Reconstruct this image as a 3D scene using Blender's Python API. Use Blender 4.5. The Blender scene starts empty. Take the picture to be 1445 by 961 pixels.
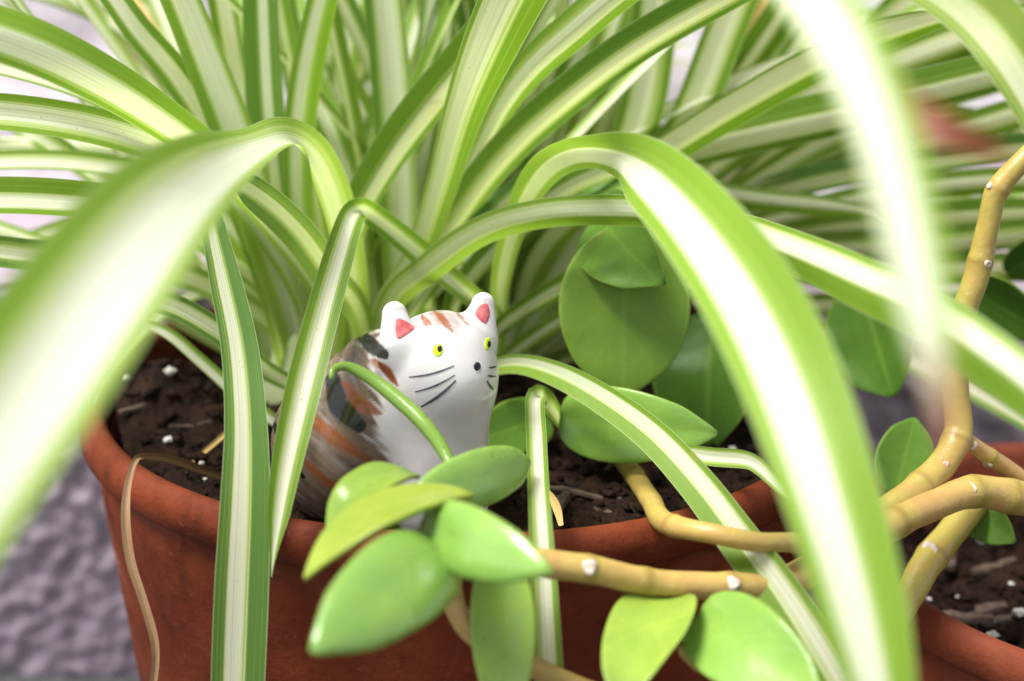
import bpy, math, random
import numpy as np
from mathutils import Vector, noise
from mathutils.bvhtree import BVHTree

# ------------------------------------------------------------------ camera, sky, sun, exposure
scene = bpy.context.scene
col = scene.collection
RIM_Z = 0.20                                    # the front pot stands on z = 0, its rim at 0.20
CAM = np.array([0.0154, -0.4426, 0.1589 + RIM_Z])
PITCH, ROLL = 0.3201, 0.0212
IW, IH = 1445.0, 961.0
FPX = 50.0 / 36.0 * IW
FWD = np.array([0, math.cos(PITCH), -math.sin(PITCH)])
R0 = np.array([1.0, 0, 0]); U0 = np.cross(R0, FWD)
RGT = R0 * math.cos(ROLL) + U0 * math.sin(ROLL)
UPV = -R0 * math.sin(ROLL) + U0 * math.cos(ROLL)

cd = bpy.data.cameras.new('camera')
cam = bpy.data.objects.new('camera', cd); col.objects.link(cam)
from mathutils import Matrix
cam.matrix_world = Matrix(((RGT[0], UPV[0], -FWD[0], CAM[0]), (RGT[1], UPV[1], -FWD[1], CAM[1]),
                           (RGT[2], UPV[2], -FWD[2], CAM[2]), (0, 0, 0, 1)))
cd.lens = 50; cd.sensor_width = 36; cd.clip_start = 0.01; cd.clip_end = 100
cd.dof.use_dof = True; cd.dof.focus_distance = 0.376; cd.dof.aperture_fstop = 6.4
scene.camera = cam

SUN_EL, SUN_AZ = math.radians(64), math.radians(-104)   # azimuth from +Y (behind the pots) towards +X
world = bpy.data.worlds.new('World'); scene.world = world; world.use_nodes = True
wn = world.node_tree.nodes; wl = world.node_tree.links
sky = wn.new('ShaderNodeTexSky'); sky.sky_type = 'NISHITA'; sky.sun_disc = False
sky.sun_elevation = SUN_EL; sky.sun_rotation = SUN_AZ
sky.air_density = 1.0; sky.dust_density = 1.5; sky.ozone_density = 1.0
hs = wn.new('ShaderNodeHueSaturation'); hs.inputs['Saturation'].default_value = 0.3
wl.new(sky.outputs[0], hs.inputs['Color'])
wl.new(hs.outputs[0], wn['Background'].inputs['Color'])
wn['Background'].inputs['Strength'].default_value = 0.105
sl = bpy.data.lights.new('sun', 'SUN'); sl.energy = 3.3; sl.angle = math.radians(24); sl.color = (1, 0.975, 0.94)
so = bpy.data.objects.new('sun', sl); col.objects.link(so)
sdir = Vector((math.sin(SUN_AZ) * math.cos(SUN_EL), math.cos(SUN_AZ) * math.cos(SUN_EL), math.sin(SUN_EL)))
so.rotation_euler = sdir.to_track_quat('Z', 'Y').to_euler(); so.location = (-0.6, -0.4, 1.5)
scene.view_settings.view_transform = 'Standard'; scene.view_settings.look = 'None'
scene.view_settings.gamma = 1; scene.view_settings.exposure = 1.36
scene.render.engine = 'CYCLES'
scene.cycles.max_bounces = 6; scene.cycles.transmission_bounces = 4; scene.cycles.diffuse_bounces = 3
scene.cycles.use_denoising = True

# ------------------------------------------------------------------ helpers
rng = random.Random(7)
KD = 0.92

def P(px, py, d, k=KD):
    """point of the place seen at photo pixel px, py, d metres away (before the global depth factor)"""
    d = d * k
    return CAM + d * (FWD + (px - IW / 2) / FPX * RGT - (py - IH / 2) / FPX * UPV)

def project(p):
    d = np.asarray(p) - CAM
    z = d @ FWD
    return IW / 2 + FPX * (d @ RGT) / z, IH / 2 - FPX * (d @ UPV) / z, z

def norm(v):
    return v / (np.linalg.norm(v, axis=-1, keepdims=True) + 1e-12)

def mesh_obj(name, verts, faces, mat=None, parent=None, smooth=True):
    me = bpy.data.meshes.new(name)
    me.from_pydata([tuple(map(float, v)) for v in verts], [], [tuple(map(int, f)) for f in faces])
    me.update()
    if smooth:
        me.polygons.foreach_set('use_smooth', [True] * len(me.polygons))
    o = bpy.data.objects.new(name, me); col.objects.link(o)
    if mat is not None: me.materials.append(mat)
    if parent is not None: o.parent = parent
    return o

def tag(o, label=None, cat=None, group=None, kind=None):
    if label: o['label'] = label
    if cat: o['category'] = cat
    if group: o['group'] = group
    if kind: o['kind'] = kind
    return o

def empty(name, loc, label, cat, group=None):
    o = bpy.data.objects.new(name, None); col.objects.link(o)
    o.location = tuple(loc); o.empty_display_size = 0.02
    tag(o, label, cat, group)
    bpy.context.view_layer.update()
    return o

def child(o, parent):
    o.parent = parent
    o.matrix_parent_inverse = parent.matrix_world.inverted()
    return o

def catmull(pts, n):
    """centripetal Catmull-Rom through the rows of pts (first three columns are the position)"""
    pts = np.asarray(pts, float)
    p = np.vstack([2 * pts[0] - pts[1], pts, 2 * pts[-1] - pts[-2]])
    seg = np.linalg.norm(np.diff(p[:, :3], axis=0), axis=1) ** 0.5 + 1e-6
    t = np.concatenate([[0], np.cumsum(seg)])
    lens = np.linalg.norm(np.diff(pts[:, :3], axis=0), axis=1)
    out = []
    tot = lens.sum()
    for i in range(1, len(p) - 2):
        m = max(3, int(round(n * lens[i - 1] / tot)))
        s = np.linspace(t[i], t[i + 1], m, endpoint=(i == len(p) - 3))[:, None]
        t0, t1, t2, t3 = t[i - 1], t[i], t[i + 1], t[i + 2]
        A1 = (t1 - s) / (t1 - t0) * p[i - 1] + (s - t0) / (t1 - t0) * p[i]
        A2 = (t2 - s) / (t2 - t1) * p[i] + (s - t1) / (t2 - t1) * p[i + 1]
        A3 = (t3 - s) / (t3 - t2) * p[i + 1] + (s - t2) / (t3 - t2) * p[i + 2]
        B1 = (t2 - s) / (t2 - t0) * A1 + (s - t0) / (t2 - t0) * A2
        B2 = (t3 - s) / (t3 - t1) * A2 + (s - t1) / (t3 - t1) * A3
        out.append((t2 - s) / (t2 - t1) * B1 + (s - t1) / (t2 - t1) * B2)
    return np.vstack(out)

def set_uv(me, uv):
    layer = me.uv_layers.new(name='UVMap')
    idx = np.empty(len(me.loops), dtype=np.int32); me.loops.foreach_get('vertex_index', idx)
    layer.data.foreach_set('uv', np.asarray(uv, np.float32)[idx].ravel())

def set_col(me, name, rgba):
    a = me.color_attributes.new(name, 'FLOAT_COLOR', 'POINT')
    a.data.foreach_set('color', np.asarray(rgba, np.float32).ravel())

# ------------------------------------------------------------------ materials
class NT:
    def __init__(self, name):
        self.m = bpy.data.materials.new(name); self.m.use_nodes = True
        self.n = self.m.node_tree.nodes; self.l = self.m.node_tree.links
        self.b = self.n['Principled BSDF']; self.out = self.n['Material Output']
    def new(self, t, **kw):
        n = self.n.new(t)
        for k, v in kw.items(): setattr(n, k, v)
        return n
    def put(self, sock, v):
        if hasattr(v, 'is_output'): self.l.new(v, sock)
        elif isinstance(v, tuple) and len(v) == 3 and sock.type == 'RGBA': sock.default_value = (*v, 1)
        else: sock.default_value = v
    def math(self, op, a, b=0.0, c=None, clamp=False):
        n = self.new('ShaderNodeMath', operation=op, use_clamp=clamp)
        self.put(n.inputs[0], a); self.put(n.inputs[1], b)
        if c is not None: self.put(n.inputs[2], c)
        return n.outputs[0]
    def mix(self, f, a, b, mode='MIX'):
        n = self.new('ShaderNodeMix', data_type='RGBA', blend_type=mode)
        self.put(n.inputs[0], f); self.put(n.inputs[6], a); self.put(n.inputs[7], b)
        return n.outputs[2]
    def ramp(self, v, a, b, lo=0.0, hi=1.0):
        n = self.new('ShaderNodeMapRange', interpolation_type='SMOOTHSTEP')
        self.put(n.inputs[0], v); self.put(n.inputs[1], a); self.put(n.inputs[2], b)
        self.put(n.inputs[3], lo); self.put(n.inputs[4], hi)
        return n.outputs[0]
    def noise(self, vec, scale, detail=4, rough=0.55, out=0):
        n = self.new('ShaderNodeTexNoise'); n.inputs['Scale'].default_value = scale
        n.inputs['Detail'].default_value = detail; n.inputs['Roughness'].default_value = rough
        if vec is not None: self.l.new(vec, n.inputs['Vector'])
        return n.outputs[out]
    def bump(self, h, strength, dist=0.001, normal=None):
        n = self.new('ShaderNodeBump'); n.inputs['Strength'].default_value = strength
        n.inputs['Distance'].default_value = dist
        self.l.new(h, n.inputs['Height'])
        if normal is not None: self.l.new(normal, n.inputs['Normal'])
        return n.outputs[0]
    def pos(self):
        return self.new('ShaderNodeNewGeometry').outputs['Position']
    def comb(self, x, y, z):
        n = self.new('ShaderNodeCombineXYZ')
        for i, v in enumerate((x, y, z)): self.put(n.inputs[i], v)
        return n.outputs[0]

def blade_material():
    t = NT('striped_blade')
    uv = t.new('ShaderNodeUVMap').outputs[0]
    s = t.new('ShaderNodeSeparateXYZ'); t.l.new(uv, s.inputs[0]); u, v = s.outputs[0], s.outputs[1]
    va = t.new('ShaderNodeVertexColor', layer_name='vary')
    sc = t.new('ShaderNodeSeparateColor'); t.l.new(va.outputs[0], sc.inputs[0])
    h, tone, seed = sc.outputs
    tip = va.outputs['Alpha']
    d0 = t.math('SUBTRACT', u, 0.5)
    sh = t.math('MULTIPLY', t.math('SUBTRACT', t.math('FRACT', t.math('MULTIPLY', seed, 7.13)), 0.5), 0.30)
    d = t.math('MULTIPLY', t.math('ABSOLUTE', t.math('ADD', d0, sh)), 2.0)
    so_ = t.math('MULTIPLY', seed, 37.0)
    lines = t.noise(t.comb(t.math('ADD', t.math('MULTIPLY', u, 9.0), so_), t.math('MULTIPLY', v, 0.35), seed), 1.6, 3, 0.7)
    fine = t.noise(t.comb(t.math('ADD', t.math('MULTIPLY', u, 46.0), so_), t.math('MULTIPLY', v, 0.5), seed), 1.4, 2, 0.6)
    dd = t.math('ADD', d, t.math('MULTIPLY', t.math('SUBTRACT', lines, 0.5), 0.85))
    thin = t.ramp(fine, 0.52, 0.72)
    hc = t.math('MULTIPLY', h, 0.70)
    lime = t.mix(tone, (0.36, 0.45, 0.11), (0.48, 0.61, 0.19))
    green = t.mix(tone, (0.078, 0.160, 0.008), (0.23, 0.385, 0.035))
    blue = t.ramp(t.math('FRACT', t.math('MULTIPLY', seed, 3.7)), 0.78, 1.0)
    green = t.mix(t.math('MULTIPLY', blue, 0.55), green, (0.05, 0.15, 0.05))
    cream = t.mix(tone, (0.68, 0.67, 0.48), (0.86, 0.87, 0.74))
    c = t.mix(t.ramp(dd, t.math('SUBTRACT', hc, 0.08), t.math('ADD', hc, 0.14)), cream, lime)
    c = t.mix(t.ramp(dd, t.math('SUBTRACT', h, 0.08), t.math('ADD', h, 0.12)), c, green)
    c = t.mix(t.math('MULTIPLY', thin, 0.42), c, green)
    c = t.mix(t.ramp(fine, 0.46, 0.30, 0, 0.42), c, lime)
    # the blade is yellow-green and even towards its base, a rim highlight is painted along its margin
    c = t.mix(t.ramp(v, 0.55, 0.05, 0, 0.55), c, (0.42, 0.53, 0.13))
    edge = t.ramp(t.math('MULTIPLY', t.math('ABSOLUTE', d0), 2.0), 0.95, 0.985)
    c = t.mix(t.math('MULTIPLY', edge, 0.4), c, (0.70, 0.74, 0.50))
    speck = t.noise(t.pos(), 900, 2, 0.5)
    c = t.mix(t.ramp(speck, 0.71, 0.76, 0, 0.5), c, (0.20, 0.12, 0.03))
    br = t.noise(t.pos(), 55, 3); c = t.mix(t.ramp(br, 0.66, 0.78, 0, 0.30), c, (0.42, 0.33, 0.12))
    c = t.mix(tip, (0.30, 0.05, 0.035), c)
    t.l.new(c, t.b.inputs['Base Color'])
    t.b.inputs['Roughness'].default_value = 0.42
    t.b.inputs['Specular IOR Level'].default_value = 0.28
    bh = t.math('ADD', t.math('MULTIPLY', fine, 0.6), t.math('MULTIPLY', lines, 0.6))
    bn = t.bump(bh, 0.25, 0.0006); t.l.new(bn, t.b.inputs['Normal'])
    tr = t.new('ShaderNodeBsdfTranslucent'); t.l.new(t.mix(0.7, c, t.mix(1.0, c, (1.1, 1.2, 0.5), 'MULTIPLY')), tr.inputs['Color'])
    mx = t.new('ShaderNodeMixShader'); mx.inputs[0].default_value = 0.50
    t.l.new(t.b.outputs[0], mx.inputs[1]); t.l.new(tr.outputs[0], mx.inputs[2]); t.l.new(mx.outputs[0], t.out.inputs[0])
    return t.m

def dry_material(name, ca, cb, rough=0.7):
    t = NT(name)
    uv = t.new('ShaderNodeUVMap').outputs[0]
    s = t.new('ShaderNodeSeparateXYZ'); t.l.new(uv, s.inputs[0])
    n = t.noise(t.comb(t.math('MULTIPLY', s.outputs[0], 20.0), t.math('MULTIPLY', s.outputs[1], 6.0), 0.0), 1.5, 4)
    t.l.new(t.mix(t.ramp(n, 0.3, 0.7), ca, cb), t.b.inputs['Base Color'])
    t.b.inputs['Roughness'].default_value = rough
    t.l.new(t.bump(n, 0.5, 0.0006), t.b.inputs['Normal'])
    return t.m

def succulent_material():
    t = NT('fleshy_leaf')
    uv = t.new('ShaderNodeUVMap').outputs[0]
    s = t.new('ShaderNodeSeparateXYZ'); t.l.new(uv, s.inputs[0]); u, v = s.outputs[0], s.outputs[1]
    va = t.new('ShaderNodeVertexColor', layer_name='vary')
    sc = t.new('ShaderNodeSeparateColor'); t.l.new(va.outputs[0], sc.inputs[0])
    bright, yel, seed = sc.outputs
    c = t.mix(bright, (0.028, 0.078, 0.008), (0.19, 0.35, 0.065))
    c = t.mix(yel, c, (0.30, 0.33, 0.03))
    n1 = t.noise(t.pos(), 130, 3)
    c = t.mix(t.ramp(n1, 0.3, 0.75, 0, 0.35), c, t.mix(1.0, c, (1.5, 1.3, 0.9), 'MULTIPLY'))
    d = t.math('MULTIPLY', t.math('ABSOLUTE', t.math('SUBTRACT', u, 0.5)), 2.0)
    c = t.mix(t.ramp(d, 0.10, 0.0, 0, 0.16), c, (0.25, 0.38, 0.07))
    c = t.mix(t.ramp(d, 0.93, 1.0, 0, 0.5), c, (0.28, 0.36, 0.06))
    n2 = t.noise(t.pos(), 1500, 2)
    c = t.mix(t.ramp(n2, 0.55, 0.75, 0, 0.10), c, (0.30, 0.42, 0.16))
    vein = t.noise(t.comb(t.math('ADD', t.math('MULTIPLY', v, 14.0), t.math('MULTIPLY', d, -5.0)), seed, 0.0), 1.0, 1)
    c = t.mix(t.ramp(vein, 0.56, 0.66, 0, 0.09), c, t.mix(1.0, c, (1.7, 1.5, 1.6), 'MULTIPLY'))
    n5 = t.noise(t.pos(), 320, 2); c = t.mix(t.ramp(n5, 0.68, 0.74, 0, 0.45), c, (0.12, 0.10, 0.02))
    t.l.new(c, t.b.inputs['Base Color'])
    t.put(t.b.inputs['Roughness'], t.ramp(n1, 0.3, 0.8, 0.16, 0.34))
    t.put(t.b.inputs['Specular IOR Level'], t.math('ADD', 0.04, t.math('MULTIPLY', t.math('POWER', bright, 3.0), 0.75)))
    t.b.inputs['Subsurface Weight'].default_value = 0.0
    hb = t.math('ADD', t.math('MULTIPLY', n2, 0.25), t.math('ADD', t.math('MULTIPLY', n1, 0.6), t.math('MULTIPLY', vein, 0.25)))
    t.l.new(t.bump(hb, 0.25, 0.0008), t.b.inputs['Normal'])
    tr = t.new('ShaderNodeBsdfTranslucent'); t.l.new(t.mix(1.0, c, (1.2, 1.3, 0.6), 'MULTIPLY'), tr.inputs['Color'])
    mx = t.new('ShaderNodeMixShader'); mx.inputs[0].default_value = 0.22
    t.l.new(t.b.outputs[0], mx.inputs[1]); t.l.new(tr.outputs[0], mx.inputs[2]); t.l.new(mx.outputs[0], t.out.inputs[0])
    return t.m

def stem_material():
    t = NT('yellow_stem')
    va = t.new('ShaderNodeVertexColor', layer_name='vary')
    sc = t.new('ShaderNodeSeparateColor'); t.l.new(va.outputs[0], sc.inputs[0])
    grn, node, seed = sc.outputs
    n1 = t.noise(t.pos(), 160, 4); n2 = t.noise(t.pos(), 700, 3)
    c = t.mix(t.ramp(n1, 0.35, 0.7), (0.38, 0.21, 0.075), (0.43, 0.27, 0.085))
    c = t.mix(t.math('MULTIPLY', grn, t.ramp(n1, 0.25, 0.6, 0.6, 1.0)), c, (0.27, 0.26, 0.03))
    c = t.mix(t.math('MULTIPLY', node, 0.6), c, (0.22, 0.10, 0.03))
    c = t.mix(t.ramp(n2, 0.62, 0.75, 0, 0.4), c, (0.62, 0.45, 0.25))
    t.l.new(c, t.b.inputs['Base Color']); t.b.inputs['Roughness'].default_value = 0.42
    t.b.inputs['Subsurface Weight'].default_value = 0.15; t.b.inputs['Subsurface Radius'].default_value = (0.004, 0.003, 0.001)
    t.l.new(t.bump(t.math('ADD', n1, t.math('MULTIPLY', n2, 0.4)), 0.3, 0.001), t.b.inputs['Normal'])
    return t.m

def terracotta_material(name, ca, cb, stain):
    t = NT(name); p = t.pos()
    n1 = t.noise(p, 14, 6, 0.6); n2 = t.noise(p, 240, 4, 0.6); n3 = t.noise(p, 45, 5, 0.65); n4 = t.noise(p, 900, 3)
    c = t.mix(t.ramp(n1, 0.35, 0.68), ca, cb)
    c = t.mix(t.ramp(n3, 0.48, 0.75, 0, 0.75), c, stain)
    c = t.mix(t.ramp(n2, 0.60, 0.78, 0, 0.22), c, (0.30, 0.10, 0.05))
    c = t.mix(t.math('MULTIPLY', t.ramp(n1, 0.60, 0.72), t.ramp(n2, 0.48, 0.62, 0, 0.4)), c, (0.45, 0.36, 0.32))
    c = t.mix(t.ramp(n4, 0.68, 0.76, 0, 0.5), c, (0.07, 0.025, 0.015))
    t.l.new(c, t.b.inputs['Base Color'])
    t.put(t.b.inputs['Roughness'], t.ramp(n3, 0.3, 0.7, 0.5, 0.8))
    t.b.inputs['Specular IOR Level'].default_value = 0.12
    hb = t.math('ADD', t.math('MULTIPLY', n2, 0.6), t.math('ADD', t.math('MULTIPLY', n4, 0.3), t.math('MULTIPLY', n3, 0.6)))
    t.l.new(t.bump(hb, 0.42, 0.0012), t.b.inputs['Normal'])
    return t.m

def soil_material():
    t = NT('potting_mix'); p = t.pos()
    n1 = t.noise(p, 120, 6, 0.7); n2 = t.noise(p, 700, 4, 0.7)
    c = t.mix(t.ramp(n1, 0.3, 0.75), (0.007, 0.004, 0.003), (0.034, 0.017, 0.010))
    c = t.mix(t.ramp(n2, 0.60, 0.74, 0, 0.55), c, (0.13, 0.075, 0.045))
    t.l.new(c, t.b.inputs['Base Color']); t.b.inputs['Roughness'].default_value = 0.85; t.b.inputs['Specular IOR Level'].default_value = 0.08
    t.l.new(t.bump(t.math('ADD', n1, t.math('MULTIPLY', n2, 0.5)), 0.9, 0.003), t.b.inputs['Normal'])
    return t.m

def grain_material(name, ca, cb, scale, rough=0.8, bump=0.5):
    t = NT(name); p = t.pos(); n = t.noise(p, scale, 4)
    t.l.new(t.mix(t.ramp(n, 0.3, 0.7), ca, cb), t.b.inputs['Base Color'])
    t.b.inputs['Roughness'].default_value = rough
    t.l.new(t.bump(n, bump, 0.001), t.b.inputs['Normal'])
    return t.m

def render_material(name, ca, cb):
    t = NT(name); p = t.pos()
    n1 = t.noise(p, 70, 5, 0.6); n2 = t.noise(p, 9, 4)
    c = t.mix(t.ramp(n1, 0.30, 0.68), ca, cb)
    c = t.mix(t.ramp(n2, 0.4, 0.7, 0, 0.35), c, tuple(x * 0.7 for x in ca))
    t.l.new(c, t.b.inputs['Base Color']); t.b.inputs['Roughness'].default_value = 0.75
    t.l.new(t.bump(n1, 0.5, 0.004), t.b.inputs['Normal'])
    return t.m

def glaze_material():
    t = NT('painted_glaze')
    va = t.new('ShaderNodeVertexColor', layer_name='paint')
    t.l.new(va.outputs[0], t.b.inputs['Base Color'])
    n = t.noise(t.pos(), 95, 3)
    t.b.inputs['Roughness'].default_value = 0.12
    t.b.inputs['Specular IOR Level'].default_value = 0.36
    t.b.inputs['Coat Weight'].default_value = 0.0; t.b.inputs['Coat Roughness'].default_value = 0.08
    t.l.new(t.bump(n, 0.22, 0.0012), t.b.inputs['Normal'])
    return t.m

def paint_material(name, c, c2=None):
    t = NT(name)
    n = t.noise(t.pos(), 500, 3)
    t.l.new(t.mix(t.ramp(n, 0.35, 0.7), c, c2 or tuple(min(1, x * 1.35 + 0.01) for x in c)), t.b.inputs['Base Color'])
    t.b.inputs['Roughness'].default_value = 0.2; t.b.inputs['Specular IOR Level'].default_value = 0.3
    return t.m

M_BLADE = blade_material()
M_DRY = dry_material('withered_blade', (0.14, 0.065, 0.026), (0.29, 0.175, 0.08))
M_STRAW = dry_material('yellowed_blade', (0.62, 0.38, 0.10), (0.78, 0.56, 0.24))
M_RED = dry_material('reddened_blade', (0.42, 0.07, 0.035), (0.55, 0.14, 0.07))
M_HOYA = succulent_material()
M_STEM = stem_material()
M_POT = terracotta_material('aged_terracotta', (0.085, 0.0145, 0.005), (0.165, 0.034, 0.010), (0.040, 0.008, 0.0035))
M_POT2 = terracotta_material('plain_terracotta', (0.15, 0.033, 0.015), (0.20, 0.050, 0.024), (0.09, 0.020, 0.011))
M_SOIL = soil_material()
M_PERL = grain_material('perlite', (0.36, 0.33, 0.29), (0.52, 0.49, 0.45), 600)
M_BARK = grain_material('bark', (0.028, 0.016, 0.010), (0.085, 0.05, 0.032), 300)
M_SCAR = grain_material('corky_scar', (0.36, 0.28, 0.23), (0.52, 0.44, 0.38), 500)
M_GLAZE = glaze_material()
M_PLINTH = render_material('mauve_render', (0.25, 0.20, 0.24), (0.31, 0.25, 0.30))
M_WALL = render_material('pale_render', (0.70, 0.62, 0.67), (0.90, 0.84, 0.88))
M_GROUND = render_material('dark_paving', (0.03, 0.028, 0.03), (0.07, 0.065, 0.065))

# ------------------------------------------------------------------ the setting
def grid_sheet(name, o, a, b, na, nb, amp, freq, mat, nrm, thick=None):
    o, a, b, nrm = map(np.array, (o, a, b, nrm))
    V, Fc = [], []
    for i in range(na + 1):
        for j in range(nb + 1):
            p = o + a * (i / na) + b * (j / nb)
            if amp:
                h = noise.fractal(Vector(p) * freq, 1.0, 2.0, 4)
                c = noise.cell(Vector(p) * 3)
                h2 = min(noise.voronoi(Vector(p) * freq * 0.9)[0][0], 0.8)
                p = p + nrm * amp * (h * 0.8 + h2 * 1.2)
            V.append(p)
    for i in range(na):
        for j in range(nb):
            k = i * (nb + 1) + j
            Fc.append((k, k + nb + 1, k + nb + 2, k + 1))
    return mesh_obj(name, V, Fc, mat)

g = grid_sheet('ground', (-3, -3, 0), (6, 0, 0), (0, 3.2, 0), 2, 2, 0, 1, M_GROUND, (0, 0, 1)); tag(g, kind='structure')
# low rendered plinth right behind the pots, and the paler wall that rises further back
PL_Y, PL_Z = 0.135, 0.186
w1 = grid_sheet('wall_plinth', (-0.55, PL_Y, -0.02), (1.3, 0, 0), (0, 0, PL_Z + 0.02), 640, 104, 0.0032, 120, M_PLINTH, (0, -1, 0))
tag(w1, kind='structure')
w3 = grid_sheet('ledge', (-0.55, PL_Y - 0.001, PL_Z), (1.3, 0, 0), (0, 0.186, 0), 130, 20, 0.0015, 95, M_PLINTH, (0, 0, 1)); tag(w3, kind='structure')
w2 = grid_sheet('wall', (-1.6, 0.32, 0.0), (3.4, 0, 0), (0, 0, 1.0), 300, 90, 0.006, 45, M_WALL, (0, -1, 0)); tag(w2, kind='structure')

# ------------------------------------------------------------------ pots and soil
def lathe(name, prof, mat, parent, c, n=128, wob=0.0):
    V, Fc = [], []
    for i, (r, z) in enumerate(prof):
        for k in range(n):
            a = 2 * math.pi * k / n
            rr = r + wob * noise.noise(Vector((math.cos(a) * 2.2, math.sin(a) * 2.2, z * 12)))
            zz = z + wob * 0.8 * noise.noise(Vector((math.cos(a) * 1.6, math.sin(a) * 1.6, 5.0)))
            V.append((c[0] + rr * math.cos(a), c[1] + rr * math.sin(a), c[2] + zz))
    m = len(prof)
    for i in range(m - 1):
        for k in range(n):
            k2 = (k + 1) % n
            Fc.append((i * n + k, i * n + k2, (i + 1) * n + k2, (i + 1) * n + k))
    o = mesh_obj(name, V, Fc, mat)
    return child(o, parent)

def pot(c, r_in, h, mat, label, soil_drop, taper, lip=0.0115):
    e = empty('terracotta_pot', c, label, 'flower pot')
    ro = r_in + 0.0085
    rb = r_in * taper
    def wall_r(z): return rb + (ro - 0.0026 - rb) * (z / h)
    # rounded lip band: a part of its own above the plain tapering wall
    lp = [(wall_r(h - lip - 0.002) - 0.001, h - lip - 0.001), (ro - 0.0016, h - lip), (ro - 0.0003, h - lip + 0.0018),
          (ro, h - lip * 0.5), (ro - 0.0003, h - 0.004), (ro - 0.0015, h - 0.0014), (ro - 0.0035, h), (r_in + 0.003, h),
          (r_in + 0.001, h - 0.0012), (r_in, h - 0.004), (r_in - 0.0006, h - 0.012), (r_in - 0.003, h - 0.018)]
    lathe('rim', lp, mat, e, c, wob=0.0009)
    body = [(0.012, 0.004), (0.012, 0.0), (rb - 0.004, 0.0), (rb, 0.003)] + [(wall_r(z), z) for z in np.linspace(0.01, h - lip - 0.001, 14)] + \
           [(wall_r(h - lip) - 0.004, h - lip + 0.001), (r_in - 0.0035, h - 0.017)] + \
           [(wall_r(z) - 0.009, z) for z in np.linspace(h - 0.03, 0.01, 8)] + [(0.012, 0.010), (0.012, 0.004)]
    lathe('pot_wall', body, mat, e, c, wob=0.0009)
    return e

def soil_height(x, y, c, r, seed, mound):
    q = Vector((x * 60 + seed, y * 60, seed * 3.1))
    h = 0.0055 * noise.fractal(q, 1.0, 2.1, 5) + 0.0030 * noise.fractal(q * 3.3, 0.9, 2.1, 4)
    rr = math.hypot(x, y) / r
    for (mx, my, mh, mr) in mound:
        h += mh * math.exp(-(((x - mx) ** 2 + (y - my) ** 2) / mr ** 2))
    return h - 0.003 * rr ** 4

def soil(c, r, top, label, seed, mound, perl, chips, n_clod):
    V, Fc = [], []; nr, na = 46, 150
    V.append((0, 0, soil_height(0, 0, c, r, seed, mound)))
    for i in range(1, nr + 1):
        for k in range(na):
            a = 2 * math.pi * k / na; rr = r * i / nr
            x, y = rr * math.cos(a), rr * math.sin(a)
            V.append((x, y, soil_height(x, y, c, r, seed, mound)))
    for k in range(na): Fc.append((0, 1 + k, 1 + (k + 1) % na))
    for i in range(nr - 1):
        for k in range(na):
            k2 = (k + 1) % na
            Fc.append((1 + i * na + k, 1 + (i + 1) * na + k, 1 + (i + 1) * na + k2, 1 + i * na + k2))
    # crumbs, joined: nobody could count them
    import bmesh
    bm = bmesh.new(); bmesh.ops.create_icosphere(bm, subdivisions=1, radius=1)
    bv = np.array([v.co[:] for v in bm.verts]); bf = [[v.index for v in f.verts] for f in bm.faces]; bm.free()
    r2 = random.Random(seed)
    for _ in range(n_clod):
        a = r2.uniform(0, 6.283); rr = r * math.sqrt(r2.random()) * 0.97
        x, y = rr * math.cos(a), rr * math.sin(a)
        s = 0.0003 + 0.0021 * r2.random() ** 3.5
        sc = np.array([r2.uniform(0.7, 1.6), r2.uniform(0.7, 1.3), r2.uniform(0.5, 1.0)]) * s
        jit = np.array([[r2.uniform(0.45, 1.5)] for _ in bv])
        vv = bv * jit * sc + np.array([x, y, soil_height(x, y, c, r, seed, mound) + s * 0.25])
        b0 = len(V); V.extend(vv.tolist()); Fc.extend([[q + b0 for q in f] for f in bf])
    V = np.array([np.array(v) for v in V]) + np.array([c[0], c[1], top])
    o = mesh_obj('potting_soil', V, Fc, M_SOIL, smooth=True)
    tag(o, label, 'soil', kind='stuff')
    def on(x, y): return np.array([c[0] + x, c[1] + y, top + soil_height(x, y, c, r, seed, mound)])
    for (x, y, s) in perl:
        jit = np.array([[r2.uniform(0.6, 1.25)] for _ in bv])
        sc = np.array([r2.uniform(0.8, 1.3), r2.uniform(0.7, 1.1), r2.uniform(0.6, 0.9)]) * s
        q = mesh_obj('perlite_grain', bv * jit * sc + on(x, y) + np.array([0, 0, s * 0.5]), bf, M_PERL, smooth=False); child(q, o)
    for (x, y, l, w, a) in chips:
        p = on(x, y); ca, sa = math.cos(a), math.sin(a); vv = []
        for i in range(6):
            f = i / 5; ww = w * (0.45 + 0.55 * math.sin(math.pi * (0.12 + 0.76 * f))) * r2.uniform(0.8, 1.15)
            zt = r2.uniform(-0.0006, 0.0008)
            for (sx, sz) in ((-1, -0.35), (1, -0.35), (0.85, 0.35), (-0.8, 0.35)):
                lx, ly, lz = (f - 0.5) * l, sx * ww / 2, sz * w * 0.5 + zt
                vv.append((p[0] + lx * ca - ly * sa, p[1] + lx * sa + ly * ca, p[2] + lz + w * 0.30))
        ff = [(0, 1, 2, 3), (23, 22, 21, 20)]
        for i in range(5):
            for k in range(4):
                k2 = (k + 1) % 4; ff.append((i * 4 + k, (i + 1) * 4 + k, (i + 1) * 4 + k2, i * 4 + k2))
        child(mesh_obj('bark_chip', vv, ff, M_BARK, smooth=False), o)
    return o, on

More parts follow.
